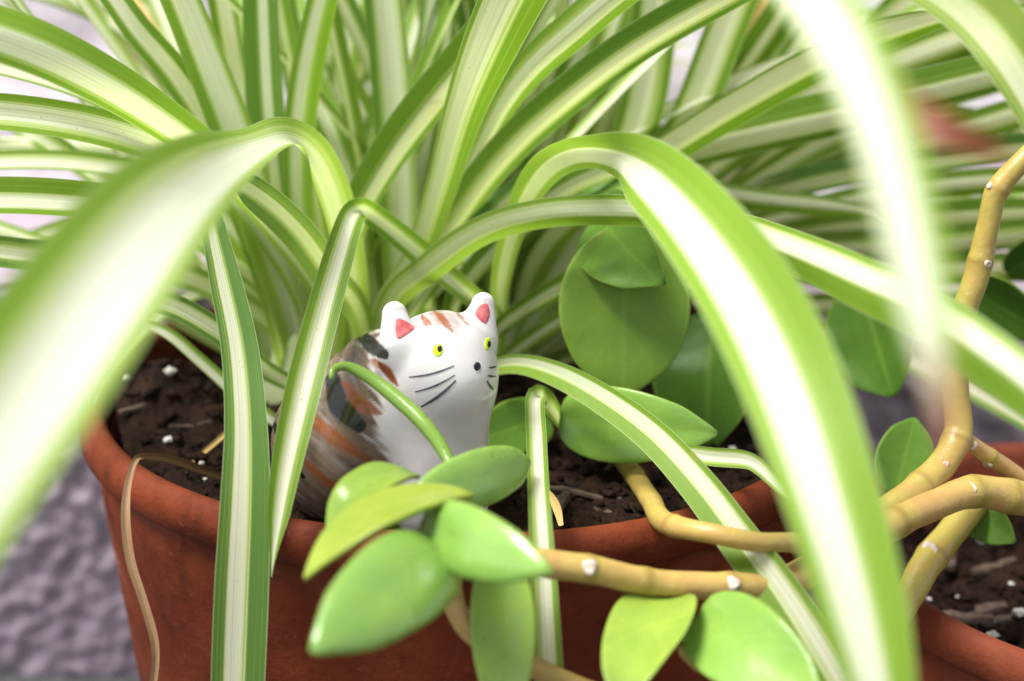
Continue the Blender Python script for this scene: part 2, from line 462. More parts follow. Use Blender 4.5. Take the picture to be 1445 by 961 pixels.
POT_C = np.array([0, 0, 0.0]); POT_R = 0.115
pot(POT_C, POT_R, RIM_Z, M_POT, 'aged red terracotta pot with smooth rounded rim holding the cat figurine', 0.012, 0.86)
r2 = random.Random(11)
def onto_plane(px, py, z):
    d = FWD + (px - IW / 2) / FPX * RGT - (py - IH / 2) / FPX * UPV
    return CAM + d * ((z - CAM[2]) / d[2])
SOIL_TOP = RIM_Z - 0.010
m1 = onto_plane(215, 560, SOIL_TOP + 0.008)
mound = [(m1[0], m1[1], 0.017, 0.021), (0.02, -0.02, 0.002, 0.05), (-0.02, 0.03, 0.006, 0.04)]
pl = [onto_plane(x, y, SOIL_TOP) for (x, y) in ((243, 592), (182, 590), (238, 638), (290, 680), (285, 672), (706, 702), (215, 540), (1035, 640), (945, 700), (940, 610), (665, 700), (1010, 655))]
perl = [(p[0] - POT_C[0], p[1] - POT_C[1], s) for p, s in zip(pl, (0.0019, 0.0014, 0.0015, 0.001, 0.0009, 0.0012, 0.001, 0.0014, 0.0014, 0.0012, 0.0009, 0.0010))]
for _ in range(4):
    a = r2.uniform(0, 6.28); q = 0.105 * math.sqrt(r2.random()); perl.append((q * math.cos(a), q * math.sin(a), r2.uniform(0.0005, 0.0012)))
cp = [onto_plane(x, y, SOIL_TOP) for (x, y) in ((825, 700), (200, 610), (1000, 640), (790, 725), (280, 620), (860, 720))]
chips = [(p[0], p[1], l, w, a) for p, l, w, a in zip(cp, (0.022, 0.014, 0.016, 0.011, 0.018, 0.014), (0.0022, 0.003, 0.005, 0.004, 0.002, 0.003), (-0.35, 0.8, 0.1, 1.2, 0.6, -0.6))]
for _ in range(16):
    a = r2.uniform(0, 6.28); q = 0.1 * math.sqrt(r2.random()); chips.append((q * math.cos(a), q * math.sin(a), r2.uniform(.006, .014), r2.uniform(.001, .003), r2.uniform(0, 3.1)))
soil1, on1 = soil(POT_C, POT_R - 0.0035, SOIL_TOP, 'dark crumbly potting soil around the cat figurine', 3, mound, perl, chips, 5000)

# second pot on the right, its rim lower in the picture
P2Z = 0.166
q = onto_plane(1592, 772, P2Z)
POT2_C = np.array([q[0], q[1], 0.0]); POT2_R = 0.078
pot(POT2_C, POT2_R, P2Z, M_POT2, 'plain orange terracotta pot with bark littered soil and a trailing succulent', 0.02, 0.74)
pl = [onto_plane(x, y, P2Z - 0.022) for (x, y) in ((1400, 910), (1437, 888), (1385, 770), (1425, 840), (1350, 845), (1310, 860), (1370, 885), (1335, 905))]
perl2 = [(p[0] - POT2_C[0], p[1] - POT2_C[1], s) for p, s in zip(pl, (0.0028, 0.0024, 0.0022, 0.0012, 0.0012, 0.0009, 0.0014, 0.001))]
cp = [onto_plane(x, y, P2Z - 0.022) for (x, y) in ((1390, 865), (1420, 880), (1350, 890), (1400, 815), (1340, 800))]
chips2 = [(p[0] - POT2_C[0], p[1] - POT2_C[1], l, w, a) for p, l, w, a in zip(cp, (0.022, 0.016, 0.02, 0.018, 0.014), (0.005, 0.004, 0.005, 0.004, 0.005), (0.4, 0.2, -0.1, 0.5, 1.2))]
for L_, c_, r_ in ((perl2, POT2_C, POT2_R), ):
    L_[:] = [t_ for t_ in L_ if math.hypot(t_[0], t_[1]) < r_ - 0.008]
chips2 = [t_ for t_ in chips2 if math.hypot(t_[0], t_[1]) < POT2_R - 0.012]
soil2, on2 = soil(POT2_C, POT2_R - 0.004, P2Z - 0.020, 'dark bark littered potting soil in the plain orange pot', 9, [], perl2, chips2, 2600)

# ------------------------------------------------------------------ ceramic cat (one continuous glazed body)
CAT_D = 0.410
UPX = CAT_D / FPX                       # metres per photo pixel at the cat
CAT_O = onto_plane(560, 708, SOIL_TOP + 0.001)
CAT_D = float((CAT_O - CAM) @ FWD); UPX = CAT_D / FPX
CS = UPX                                # body units below are photo pixels
def s_ell(p, c, r):
    q = (p - c) / r; k0 = np.linalg.norm(q, axis=-1); k1 = np.linalg.norm(q / r, axis=-1) + 1e-9
    return k0 * (k0 - 1) / k1
def s_cone(p, a, b, ra, rb, sq=(1, 1, 1)):
    a, b, sq = map(lambda v: np.array(v, float), (a, b, sq)); p = p / sq; a = a / sq; b = b / sq
    ab = b - a; t = np.clip(((p - a) @ ab) / (ab @ ab), 0, 1)
    return np.linalg.norm(p - a - t[..., None] * ab, axis=-1) - (ra + (rb - ra) * t)
def smin(a, b, k):
    h = np.clip(0.5 + 0.5 * (b - a) / k, 0, 1)
    return b + (a - b) * h - k * h * (1 - h)
def cat_sdf(p):                         # x right, y towards the viewer, z up
    body = s_cone(p, (-72, -12, 70), (-10, -6, 134), 104, 90)
    chest = s_cone(p, (62, 34, 20), (62, 36, 150), 69, 66)
    head = s_ell(p, np.array([64, 40, 189.]), np.array([75, 73, 70.]))
    snout = s_ell(p, np.array([90, 84, 182.]), np.array([28, 22, 22.]))
    d = smin(body, chest, 34); d = smin(d, head, 36); d = smin(d, snout, 30)
    e1 = s_cone(p, (12, 74, 216), (3, 60, 258), 33, 17, (1, 0.62, 1))
    e2 = s_cone(p, (110, 22, 226), (118, 14, 262), 30, 16, (1, 0.6, 1))
    d = smin(d, e1, 12); d = smin(d, e2, 12)
    return np.maximum(d, -(p[..., 2] + 14))        # flat foot, pressed a little into the soil
def surface_nets(fn, lo, hi, st):
    ax = [np.arange(l, h + st, st) for l, h in zip(lo, hi)]
    G = np.stack(np.meshgrid(*ax, indexing='ij'), -1)
    f = fn(G); s = f < 0
    nx, ny, nz = f.shape
    acc = np.zeros((nx - 1, ny - 1, nz - 1, 3)); cnt = np.zeros((nx - 1, ny - 1, nz - 1))
    cn = [(i, j, k) for i in (0, 1) for j in (0, 1) for k in (0, 1)]
    sl_ = lambda A, c: A[c[0]:nx - 1 + c[0], c[1]:ny - 1 + c[1], c[2]:nz - 1 + c[2]]
    for a in cn:
        for axx in range(3):
            if a[axx] == 0:
                b = list(a); b[axx] = 1
                fa, fb = sl_(f, a), sl_(f, b); m = (fa < 0) != (fb < 0)
                t = np.where(m, fa / np.where(m, fa - fb, 1), 0)
                for k in range(3):
                    acc[..., k] += np.where(m, a[k] + (t if k == axx else 0), 0)
                cnt += m
    act = cnt > 0
    idx = -np.ones(act.shape, int); idx[act] = np.arange(act.sum())
    I = np.argwhere(act)
    V = (acc[act] / cnt[act][:, None] + I) * st + np.array(lo)
    Fc = []
    for axx in range(3):
        o1, o2 = [k for k in range(3) if k != axx]
        A = [slice(1, -1)] * 3; A[axx] = slice(0, -1)
        B = list(A); B[axx] = slice(1, None)
        m = s[tuple(A)] != s[tuple(B)]
        flip = s[tuple(A)]
        E = np.argwhere(m)
        off = np.array([1, 1, 1]); off[axx] = 0
        for e in E:
            g_ = e + off
            c4 = []
            for (u_, v_) in ((-1, -1), (0, -1), (0, 0), (-1, 0)):
                h = g_.copy(); h[o1] += u_; h[o2] += v_; c4.append(idx[tuple(h)])
            fl = flip[tuple(e)]
            if axx == 1: fl = not fl
            Fc.append(c4 if fl else c4[::-1])
    for _ in range(2):
        e = 0.5; d = fn(V)
        gr = np.stack([fn(V + e * np.eye(3)[k]) - fn(V - e * np.eye(3)[k]) for k in range(3)], -1)
        gr = norm(gr); V = V - np.clip(d, -2, 2)[:, None] * gr
    return V, Fc
CV, CF = surface_nets(cat_sdf, (-190, -130, -20), (158, 140, 304), 2.6)
CW = CAT_O + CV * np.array([CS, -CS * 0.85, CS * 1.13])
CF = [f[::-1] for f in CF]
cat = empty('cat_figurine', CAT_O, 'small glazed ceramic tabby cat with white face sitting on the soil', 'figurine')
cbody = child(mesh_obj('body', CW, CF, M_GLAZE), cat)
bvh = BVHTree.FromPolygons([Vector(v) for v in CW], CF)
def hit(px, py):
    d = Vector(norm(FWD + (px - IW / 2) / FPX * RGT - (py - IH / 2) / FPX * UPV))
    return bvh.ray_cast(Vector(CAM), d)
def stroke_mask(path, w0, taper=True, soft=0.25, jit=0.0):
    pts = []
    path = np.array(path, float)
    for i in range(len(path) - 1):
        for s in np.linspace(0, 1, 8, endpoint=(i == len(path) - 2)):
            h = hit(*(path[i] * (1 - s) + path[i + 1] * s))
            if h[0] is not None: pts.append(np.array(h[0]))
    pts = np.array(pts); best = np.full(len(CW), 1e9)
    if len(pts) < 2: return np.zeros(len(CW))
    n = len(pts) - 1
    for i in range(n):
        a, b = pts[i], pts[i + 1]; ab = b - a; L2 = ab @ ab + 1e-14
        t = np.clip(((CW - a) @ ab) / L2, 0, 1)
        dd = np.linalg.norm(CW - a - t[:, None] * ab, axis=1)
        f = (i + t) / n
        w = w0 * UPX * 0.5 * (np.clip(np.sin(np.pi * (0.06 + 0.90 * f)), 0.05, 1) ** 0.8 if taper else np.clip(np.sin(np.pi * (0.12 + 0.76 * f)), 0, 1) ** 0.35)
        best = np.minimum(best, dd / w)
    return np.clip((1 + soft - best) / (2 * soft), 0, 1)
nz = np.array([[noise.noise(Vector(v) * 0.03), noise.fractal(Vector(((v[0] * .58 + v[2] * .8) * 0.085, (v[0] * .8 - v[2] * .58) * 0.014, v[1] * 0.03)), 1, 2, 3) * 0.9,
                noise.fractal(Vector(((v[0] * .58 + v[2] * .8) * 0.16 + 40, (v[0] * .8 - v[2] * .58) * 0.02, v[1] * 0.04)), 1, 2, 3)] for v in CV])
WHITE = np.array([0.53, 0.50, 0.49]); paint = np.tile(WHITE, (len(CV), 1))
def lay(mask, c):
    global paint
    mask = np.clip(mask, 0, 1)[:, None]; paint = paint * (1 - mask) + np.array(c) * mask
x, y, z = CV.T
bx = np.interp(z, [-20, 30, 60, 90, 110, 140, 170, 200, 240, 300], [-75, -38, -10, -10, -22, -12, -8, -16, -24, -34])
wash = np.clip((bx - x + nz[:, 1] * 26 + nz[:, 0] * 6) / 16, 0, 1)
wash = np.maximum(wash, np.clip((-8 - y + nz[:, 0] * 14) / 20, 0, 1) * (z < 266))
lay(wash * np.clip(0.90 + nz[:, 1] * 0.35, 0.5, 0.97), (0.10, 0.058, 0.034))
lay(wash * np.clip((nz[:, 1] - 0.1) * 1.4, 0, 0.4), (0.24, 0.185, 0.145))
lay(wash * np.clip((nz[:, 2] + 0.1) * 0.8, 0, 0.5), (0.040, 0.027, 0.021))
crown = np.clip((z - 243 + nz[:, 1] * 14) / 9, 0, 1) * np.clip((x - 24) / 12, 0, 1) * np.clip((98 - x) / 14, 0, 1)
lay(crown * np.clip(0.60 + nz[:, 1] * 0.8, 0.2, 0.85), (0.20, 0.145, 0.115))
ORG = (0.20, 0.055, 0.014); DRK = (0.007, 0.009, 0.006)
for path, w in ((((588, 434), (598, 450), (613, 467)), 9), (((598, 430), (620, 444), (638, 468)), 11), (((632, 432), (648, 444), (662, 460)), 9),
                (((524, 508), (545, 522), (561, 544)), 15), (((486, 540), (508, 570), (538, 584)), 21), (((434, 585), (478, 622), (523, 651)), 20),
                (((420, 640), (458, 680), (496, 700)), 15), (((400, 565), (396, 580), (402, 592)), 14)):
    lay(stroke_mask(path, w, True, 0.28) * np.clip(0.88 + nz[:, 2] * 0.5, 0.5, 1), ORG)
for path, w in ((((512, 474), (526, 489), (542, 500)), 21), (((468, 532), (477, 572), (506, 600)), 29), (((386, 598), (393, 613)), 11), (((419, 662), (428, 673)), 9)):
    lay(stroke_mask(path, w, False, 0.12) * 0.95, DRK)
set_col(cbody.data, 'paint', np.concatenate([paint, np.ones((len(paint), 1))], 1))

def patch(name, outline, mat, parent, lift=0.00012):
    """a brushed-on spot that follows the glazed surface, as a thin raised layer of paint"""
    o = np.array(outline, float); c = o.mean(0)
    n = len(o); V, Fc = [], []
    rings = (1.0, 0.93, 0.6, 0.3)
    for k, s in enumerate(rings):
        for p_ in o:
            qx, qy = c + (p_ - c) * s
            h = hit(qx, qy)
            if h[0] is None: h = bvh.find_nearest(Vector(P(qx, qy, CAT_D, 1.0)))
            V.append(np.array(h[0]) + np.array(h[1]) * (lift if k else -0.00002))
    h = hit(*c)
    if h[0] is None: h = bvh.find_nearest(Vector(P(*c, CAT_D, 1.0)))
    V.append(np.array(h[0]) + np.array(h[1]) * lift)
    for k in range(len(rings) - 1):
        for i in range(n):
            j = (i + 1) % n; Fc.append((k * n + i, k * n + j, (k + 1) * n + j, (k + 1) * n + i))
    for i in range(n): Fc.append(((len(rings) - 1) * n + i, (len(rings) - 1) * n + (i + 1) % n, len(V) - 1))
    return child(mesh_obj(name, V, Fc, mat), parent)
def oval(cx, cy, rx, ry, rot=0, n=20):
    return [(cx + rx * math.cos(a) * math.cos(rot) - ry * math.sin(a) * math.sin(rot), cy + rx * math.cos(a) * math.sin(rot) + ry * math.sin(a) * math.cos(rot)) for a in np.linspace(0, 2 * math.pi, n, endpoint=False)]
def resample(poly, n):
    poly = np.array(poly + [poly[0]], float); L = np.concatenate([[0], np.cumsum(np.linalg.norm(np.diff(poly, axis=0), axis=1))])
    q_ = np.linspace(0, L[-1], n, endpoint=False); r_ = np.stack([np.interp(q_, L, poly[:, k]) for k in (0, 1)], 1)
    return 0.25 * np.roll(r_, 1, 0) + 0.5 * r_ + 0.25 * np.roll(r_, -1, 0)
M_EYE = paint_material('yellow_green_enamel', (0.52, 0.62, 0.02), (0.44, 0.60, 0.015)); M_BLK = paint_material('black_enamel', (0.006, 0.007, 0.012))
M_PINK = paint_material('pink_enamel', (0.42, 0.075, 0.085), (0.52, 0.16, 0.16)); M_GREY = paint_material('grey_enamel', (0.035, 0.035, 0.042), (0.11, 0.11, 0.12))
for (ex, ey, rx, ry, px_, py_, pr) in ((618, 494, 7.5, 9.5, 620.5, 492, 3.6), (688, 485, 4.6, 9.5, 689.5, 486, 2.4)):
    e_ = patch('eye', oval(ex, ey, rx, ry, 0.1), M_EYE, cat)
    patch('pupil', oval(px_, py_, pr, 5.0, 0.1), M_BLK, e_, 0.00024)
patch('nose', oval(673, 517, 4.8, 6.2), M_BLK, cat, 0.0003)
tag(patch('inner_ear', resample([(559, 447), (576, 454), (588, 463), (576, 471), (561, 481), (557, 465)], 20), M_PINK, cat))
tag(patch('inner_ear', resample([(669, 442), (678, 429), (689, 427), (692, 444), (686, 459), (676, 452)], 20), M_PINK, cat))
for (a, b, w) in (((577, 532), (641, 516), 2.6), ((586, 553), (642, 529), 2.8), ((594, 574), (643, 537), 4.4), ((690, 519), (699.5, 517), 3), ((688, 530), (700, 531), 3.2), ((687, 537), (696, 550), 3.4)):
    a, b = np.array(a, float), np.array(b, float); d = (b - a) / np.linalg.norm(b - a); nn = np.array([-d[1], d[0]])
    bow = nn * np.linalg.norm(b - a) * 0.05
    top = [a + (b - a) * f + bow * math.sin(math.pi * f) + nn * w * 0.5 * (0.35 + 0.65 * math.sin(math.pi * (0.08 + 0.84 * f))) for f in np.linspace(0, 1, 12)]
    bot = [a + (b - a) * f + bow * math.sin(math.pi * f) - nn * w * 0.5 * (0.35 + 0.65 * math.sin(math.pi * (0.08 + 0.84 * f))) for f in np.linspace(1, 0, 12)]
    n = 12; V = []; Fc = []
    for f in range(n):
        for p_ in (top[f], bot[n - 1 - f]):
            h = hit(*p_)
            if h[0] is None: h = bvh.find_nearest(Vector(P(*p_, CAT_D, 1.0)))
            V.append(np.array(h[0]) + np.array(h[1]) * 0.00014)
    for f in range(n - 1): Fc.append((2 * f, 2 * f + 1, 2 * f + 3, 2 * f + 2))
    child(mesh_obj('whisker', V, Fc, M_GREY), cat)

# ------------------------------------------------------------------ spider plant
CROWN = onto_plane(530, 560, SOIL_TOP); CROWN[2] = SOIL_TOP - 0.002
CROWN2 = CROWN + np.array([0.040, 0.030, 0.0]); CROWN3 = CROWN + np.array([-0.024, -0.004, 0.0])
plant = empty('spider_plant', CROWN, 'striped cream and green spider plant arching over the cat figurine', 'plant')
NB = 13
def ribbon(S, mat, name='leaf', fold=0.3, stripe=0.55, tone=0.5, redtip=0.0, seed=None, kink=0.0, sides=None, flip=1, ripple=0.0):
    """S rows: x, y, z, real width, roll; builds one channelled blade"""
    pos = S[:, :3]; w = S[:, 3]; roll = np.radians(S[:, 4])
    T = norm(np.gradient(pos, axis=0))
    if sides is None:
        vd = norm(pos - CAM); s0 = norm(np.cross(T, vd)); n0 = norm(np.cross(s0, T))
        if n0[len(n0) // 2] @ vd[len(vd) // 2] > 0: n0 = -n0
        side = np.cos(roll)[:, None] * s0 + np.sin(roll)[:, None] * n0
        nr = norm(np.cross(side, T))
    else:
        side = sides; nr = norm(np.cross(side, T))
    # keep frames continuous, and let the channel open upwards
    for i in range(1, len(side)):
        if side[i] @ side[i - 1] < 0: side[i] *= -1
        if nr[i] @ nr[i - 1] < 0: nr[i] *= -1
    if nr[len(nr) // 2][2] < 0: nr = -nr
    nr = nr * flip
    s = np.linspace(-1, 1, NB)
    n = len(pos); seed = rng.random() if seed is None else seed
    arc = np.concatenate([[0], np.cumsum(np.linalg.norm(np.diff(pos, axis=0), axis=1))])
    ph = seed * 40
    lat = s[None, :, None] * (w / 2)[:, None, None] * side[:, None, :]
    wav = np.array([[noise.noise(Vector((a * 35 + ph, q * 0.8, ph))) for q in s] for a in arc])
    upo = ((np.abs(s) ** 1.15)[None, :] * fold + ripple * wav * np.abs(s)[None, :] + 0.03 * wav) * (w / 2)[:, None]
    V = pos[:, None, :] + lat + upo[..., None] * nr[:, None, :]
    Fc = [(i * NB + j, i * NB + j + 1, (i + 1) * NB + j + 1, (i + 1) * NB + j) for i in range(n - 1) for j in range(NB - 1)]
    v = arc / arc[-1]
    uv = np.stack([np.tile((s + 1) / 2, (n, 1)), np.tile(v[:, None], (1, NB))], -1).reshape(-1, 2)
    o = mesh_obj(name, V.reshape(-1, 3), Fc, mat)
    set_uv(o.data, uv)
    al = np.ones((n, NB))
    if redtip > 0:
        al = np.clip((arc[-1] - arc)[:, None] / redtip, 0, 1) ** 1.5 * np.ones((1, NB))
    set_col(o.data, 'vary', np.stack([np.full((n, NB), stripe), np.full((n, NB), tone), np.full((n, NB), seed), al], -1).reshape(-1, 4))
    return o

def blade(pts, base=None, tip=None, ext=0.0, droop=0.9, n=56, basew=11, k=KD, mat=None, label=None, parent=None, name='leaf', taper=0.16, roll0=0, ease=0, **kw):
    """pts rows: photo px, py, distance, visible width in px, optional roll in degrees"""
    rows = []
    for r in pts:
        p = P(r[0], r[1], r[2], k); ro = r[4] if len(r) > 4 else roll0
        wr = r[3] * r[2] * k / FPX / max(0.25, math.cos(math.radians(ro)))
        rows.append([*p, wr, ro])
    if base is not None:
        j = np.array([rng.uniform(-0.006, 0.006), rng.uniform(-0.006, 0.006), 0])
        b0 = base + j; r0 = rows[0]
        rows.insert(0, [*b0, basew * 0.5 * KD / FPX, r0[4]])
    if ext > 0 and -15 < pts[-1][0] < 1455 and -5 < pts[-1][1] < 965: ext = 0.015
    if ext > 0:                       # grow on out of the picture to a drooping tip
        a, b = np.array(rows[-2]), np.array(rows[-1])
        d = norm(b[:3] - a[:3]); p = b[:3].copy(); w = b[3]
        m = 5
        for i in range(1, m + 1):
            d = norm(d + np.array([0, 0, -droop * 0.22])); p = p + d * ext / m
            rows.append([*p, w * (1 - 0.75 * (i / m) ** 1.5), b[4]])
    S = catmull(rows, n)
    if ease:
        Q = np.pad(S, ((ease, ease), (0, 0)), mode='reflect', reflect_type='odd'); S = np.stack([Q[i:i + len(S)] for i in range(2 * ease + 1)]).mean(0)
    S[:, 3] = np.maximum(S[:, 3], 0.0005)
    if tip is not False:              # pointed end
        arc = np.concatenate([[0], np.cumsum(np.linalg.norm(np.diff(S[:, :3], axis=0), axis=1))]); f = (arc[-1] - arc) / arc[-1]
        S[:, 3] *= np.clip(f / taper, 0.02, 1) ** 0.7
    o = ribbon(S, mat or M_BLADE, name=name, **kw)
    if label: o['label'] = label
    return child(o, parent or plant)

C1, C2, C3 = CROWN, CROWN2, CROWN3
# --- blades nearest the lens
blade([(500, 400, .49, 38, 30), (478, 300, .465, 46, 35), (455, 230, .445, 50, 30), (425, 195, .43, 48, 45), (392, 194, .41, 34, 62), (360, 206, .385, 50, 45),
       (310, 228, .335, 92, 15), (234, 282, .275, 150), (155, 375, .237, 188), (80, 480, .217, 204), (5, 585, .207, 210), (-90, 720, .203, 210)],
      base=C1, ext=0.07, n=110, ease=5, fold=0.22, stripe=0.72, tone=1.0, seed=.31, label='broad pale blade bent over towards the viewer beside the wall')
blade([(705, 380, .485, 30, 35), (728, 300, .47, 36, 35), (752, 250, .455, 46, 35), (795, 214, .435, 48, 40), (838, 211, .415, 40, 55), (872, 218, .395, 56, 40), (912, 240, .37, 92, 15),
       (985, 315, .325, 118), (1060, 420, .295, 138), (1115, 530, .275, 144), (1155, 640, .263, 140), (1195, 770, .256, 130), (1225, 870, .253, 122), (1248, 985, .252, 108)],
      base=C2, ext=0.05, n=110, ease=4, fold=0.25, stripe=0.44, tone=1.0, seed=.12, label='broad green edged blade with white midline arching past the succulent leaves')
blade([(930, -330, .28, 100, 30), (1030, -170, .215, 110, 20), (1130, -40, .195, 98), (1188, 45, .186, 94), (1232, 140, .181, 90), (1268, 255, .177, 86), (1294, 370, .174, 82), (1315, 480, .172, 76), (1330, 570, .171, 68), (1342, 665, .171, 56)],
      base=None, n=80, fold=0.2, stripe=0.78, tone=1.0, seed=.55, redtip=0.016, taper=0.12, label='white blade hanging down with a reddish tip')
blade([(1090, -220, .25, 60, 40), (1160, -60, .23, 50, 50), (1225, 70, .215, 50, 40), (1275, 145, .205, 60, 20), (1330, 182, .20, 84), (1385, 205, .20, 76), (1440, 228, .20, 40)], n=60, fold=0.2, stripe=0.8, tone=0.6, redtip=0.045, taper=0.3, label='reddened dying blade tip')
blade([(555, 428, .475, 38, 20), (605, 384, .46, 42, 30), (680, 332, .45, 42, 35), (760, 308, .44, 42, 35), (860, 302, .43, 44, 35), (945, 308, .42, 46, 30), (1030, 325, .40, 50, 20),
       (1120, 358, .37, 62, 10), (1210, 397, .345, 74), (1300, 440, .325, 80), (1385, 497, .31, 82), (1460, 555, .30, 80)],
      base=C1, ext=0.05, n=90, fold=0.38, stripe=0.52, tone=0.6, seed=.71, label='long arched blade crossing in front of the succulent')
blade([(505, 445, .485, 36, 35), (462, 392, .46, 48, 35), (415, 328, .44, 50, 35), (362, 280, .425, 48, 35), (315, 256, .415, 36, 50), (293, 275, .41, 26, 25), (301, 320, .408, 34),
       (317, 390, .405, 44), (338, 490, .40, 52), (347, 600, .393, 60), (346, 710, .388, 70), (341, 830, .386, 76), (335, 985, .386, 74)],
      base=C1, ext=0.05, n=90, fold=0.22, stripe=0.42, tone=0.45, seed=.2597, label='flat striped blade hanging straight down over the pot front')
blade([(700, 452, .50, 20, 30), (655, 412, .475, 30, 20), (600, 366, .465, 36, 20), (548, 322, .455, 34, 15), (518, 300, .448, 34, 10), (507, 297, .438, 34, 0), (497, 305, .43, 36), (480, 355, .418, 42),
       (452, 455, .402, 48), (424, 565, .39, 50), (400, 680, .383, 40), (386, 780, .38, 20), (383, 815, .379, 8)],
      base=C2, n=90, fold=0.42, stripe=0.50, tone=0.5, seed=.21, taper=0.06, label='sharply creased blade hanging down along the cat figurine')
blade([(490, 400, .50, 40), (500, 310, .485, 46), (545, 225, .475, 54), (600, 150, .465, 58), (650, 90, .455, 56), (715, 5, .44, 50)], base=C1, ext=0.1, fold=0.3, roll0=15, stripe=0.5, tone=0.45, seed=.42)
blade([(800, 610, .475, 12), (778, 575, .455, 22), (762, 560, .442, 28, 20), (755, 566, .43, 28), (757, 620, .408, 29), (761, 710, .378, 31), (768, 830, .366, 38), (776, 985, .364, 42)],
      base=C2, ext=0.04, n=70, fold=0.5, stripe=0.62, tone=0.5, seed=.63, label='narrow creased blade hanging over the rim beside the cat figurine')
blade([(640, 560, .50, 20), (690, 520, .465, 24), (735, 514, .45, 28), (790, 530, .437, 36), (850, 563, .425, 42), (920, 615, .41, 48), (985, 685, .395, 54), (1045, 765, .38, 60), (1100, 840, .37, 66), (1150, 920, .36, 72), (1190, 990, .355, 74)],
      base=C2, ext=0.05, n=90, fold=0.34, stripe=0.42, tone=0.55, seed=.84, label='slender blade curving out from behind the cat over the rim')
blade([(880, 615, .47, 12), (940, 634, .435, 22), (1000, 644, .422, 26), (1056, 650, .412, 27), (1070, 658, .41, 27), (1100, 688, .405, 26), (1150, 735, .40, 22)], base=C2, n=60, fold=0.4, stripe=0.75, tone=0.8, seed=.34, label='short white creased blade lying over the rim')
# --- left
LEFT = [
 ([(470, 440, .49, 40), (380, 305, .47, 46), (300, 218, .44, 56), (225, 160, .41, 68), (150, 112, .39, 78), (60, 66, .375, 86), (-40, 32, .365, 86)], .55, .9, 15),
 ([(440, 430, .50, 30), (340, 262, .49, 34), (260, 198, .475, 36), (170, 150, .46, 38), (90, 118, .45, 36), (-30, 88, .44, 34)], .62, .55, 35),
 ([(430, 440, .50, 32), (340, 290, .48, 42), (270, 236, .455, 50), (190, 198, .43, 56), (100, 175, .415, 58), (-40, 160, .40, 58)], .6, .8, 25),
 ([(420, 450, .51, 28), (300, 300, .50, 30), (200, 250, .49, 34), (110, 232, .48, 32), (-30, 232, .47, 30)], .65, .45, 45),
 ([(420, 460, .51, 32), (300, 345, .48, 46), (200, 300, .45, 56), (100, 283, .43, 58), (-40, 280, .415, 58)], .45, .75, 25),
 ([(400, 480, .51, 30), (280, 400, .49, 40), (160, 375, .465, 46), (50, 365, .445, 50), (-50, 355, .43, 50)], .45, .55, 30),
 ([(440, 560, .48, 22), (375, 525, .465, 30), (305, 470, .45, 38), (235, 432, .44, 38), (150, 420, .43, 34), (60, 440, .42, 24)], .5, .5, 30),
 ([(360, 470, .52, 14), (300, 415, .51, 17), (240, 436, .50, 18), (190, 480, .49, 16), (150, 530, .48, 8)], .7, .9, 35),
 ([(400, 600, .48, 18), (340, 560, .475, 20), (285, 512, .47, 19), (235, 470, .465, 18), (190, 452, .46, 12)], .7, .9, 25),
 ([(400, 480, .50, 40), (345, 300, .49, 52), (300, 190, .475, 54), (245, 105, .465, 50), (190, 40, .455, 46), (140, -30, .45, 42)], .5, .6, 20),
 ([(330, 260, .54, 16), (250, 110, .55, 16), (160, 40, .56, 18), (50, -5, .57, 16)], .5, .4, 40),
 ([(300, 330, .55, 20), (200, 225, .56, 24), (90, 205, .57, 24), (-40, 215, .58, 22)], .5, .3, 40),
 ([(320, 380, .54, 20), (240, 320, .55, 24), (150, 320, .56, 26), (30, 340, .57, 26)], .6, .5, 30),
]
for p_, st, tn, ro in LEFT:
    p_ = [(r[0], r[1], r[2], r[3] * 0.9) for r in p_]
    blade(p_, base=C3, ext=0.08, fold=rng.uniform(.25, .4), roll0=ro, stripe=st, tone=tn)
blade([(330, 260, .53, 12), (270, 150, .535, 15), (225, 60, .54, 15), (180, -10, .54, 13)], base=C3, ext=0.06, mat=M_STRAW, fold=0.4, roll0=20, label='thin yellowed blade')
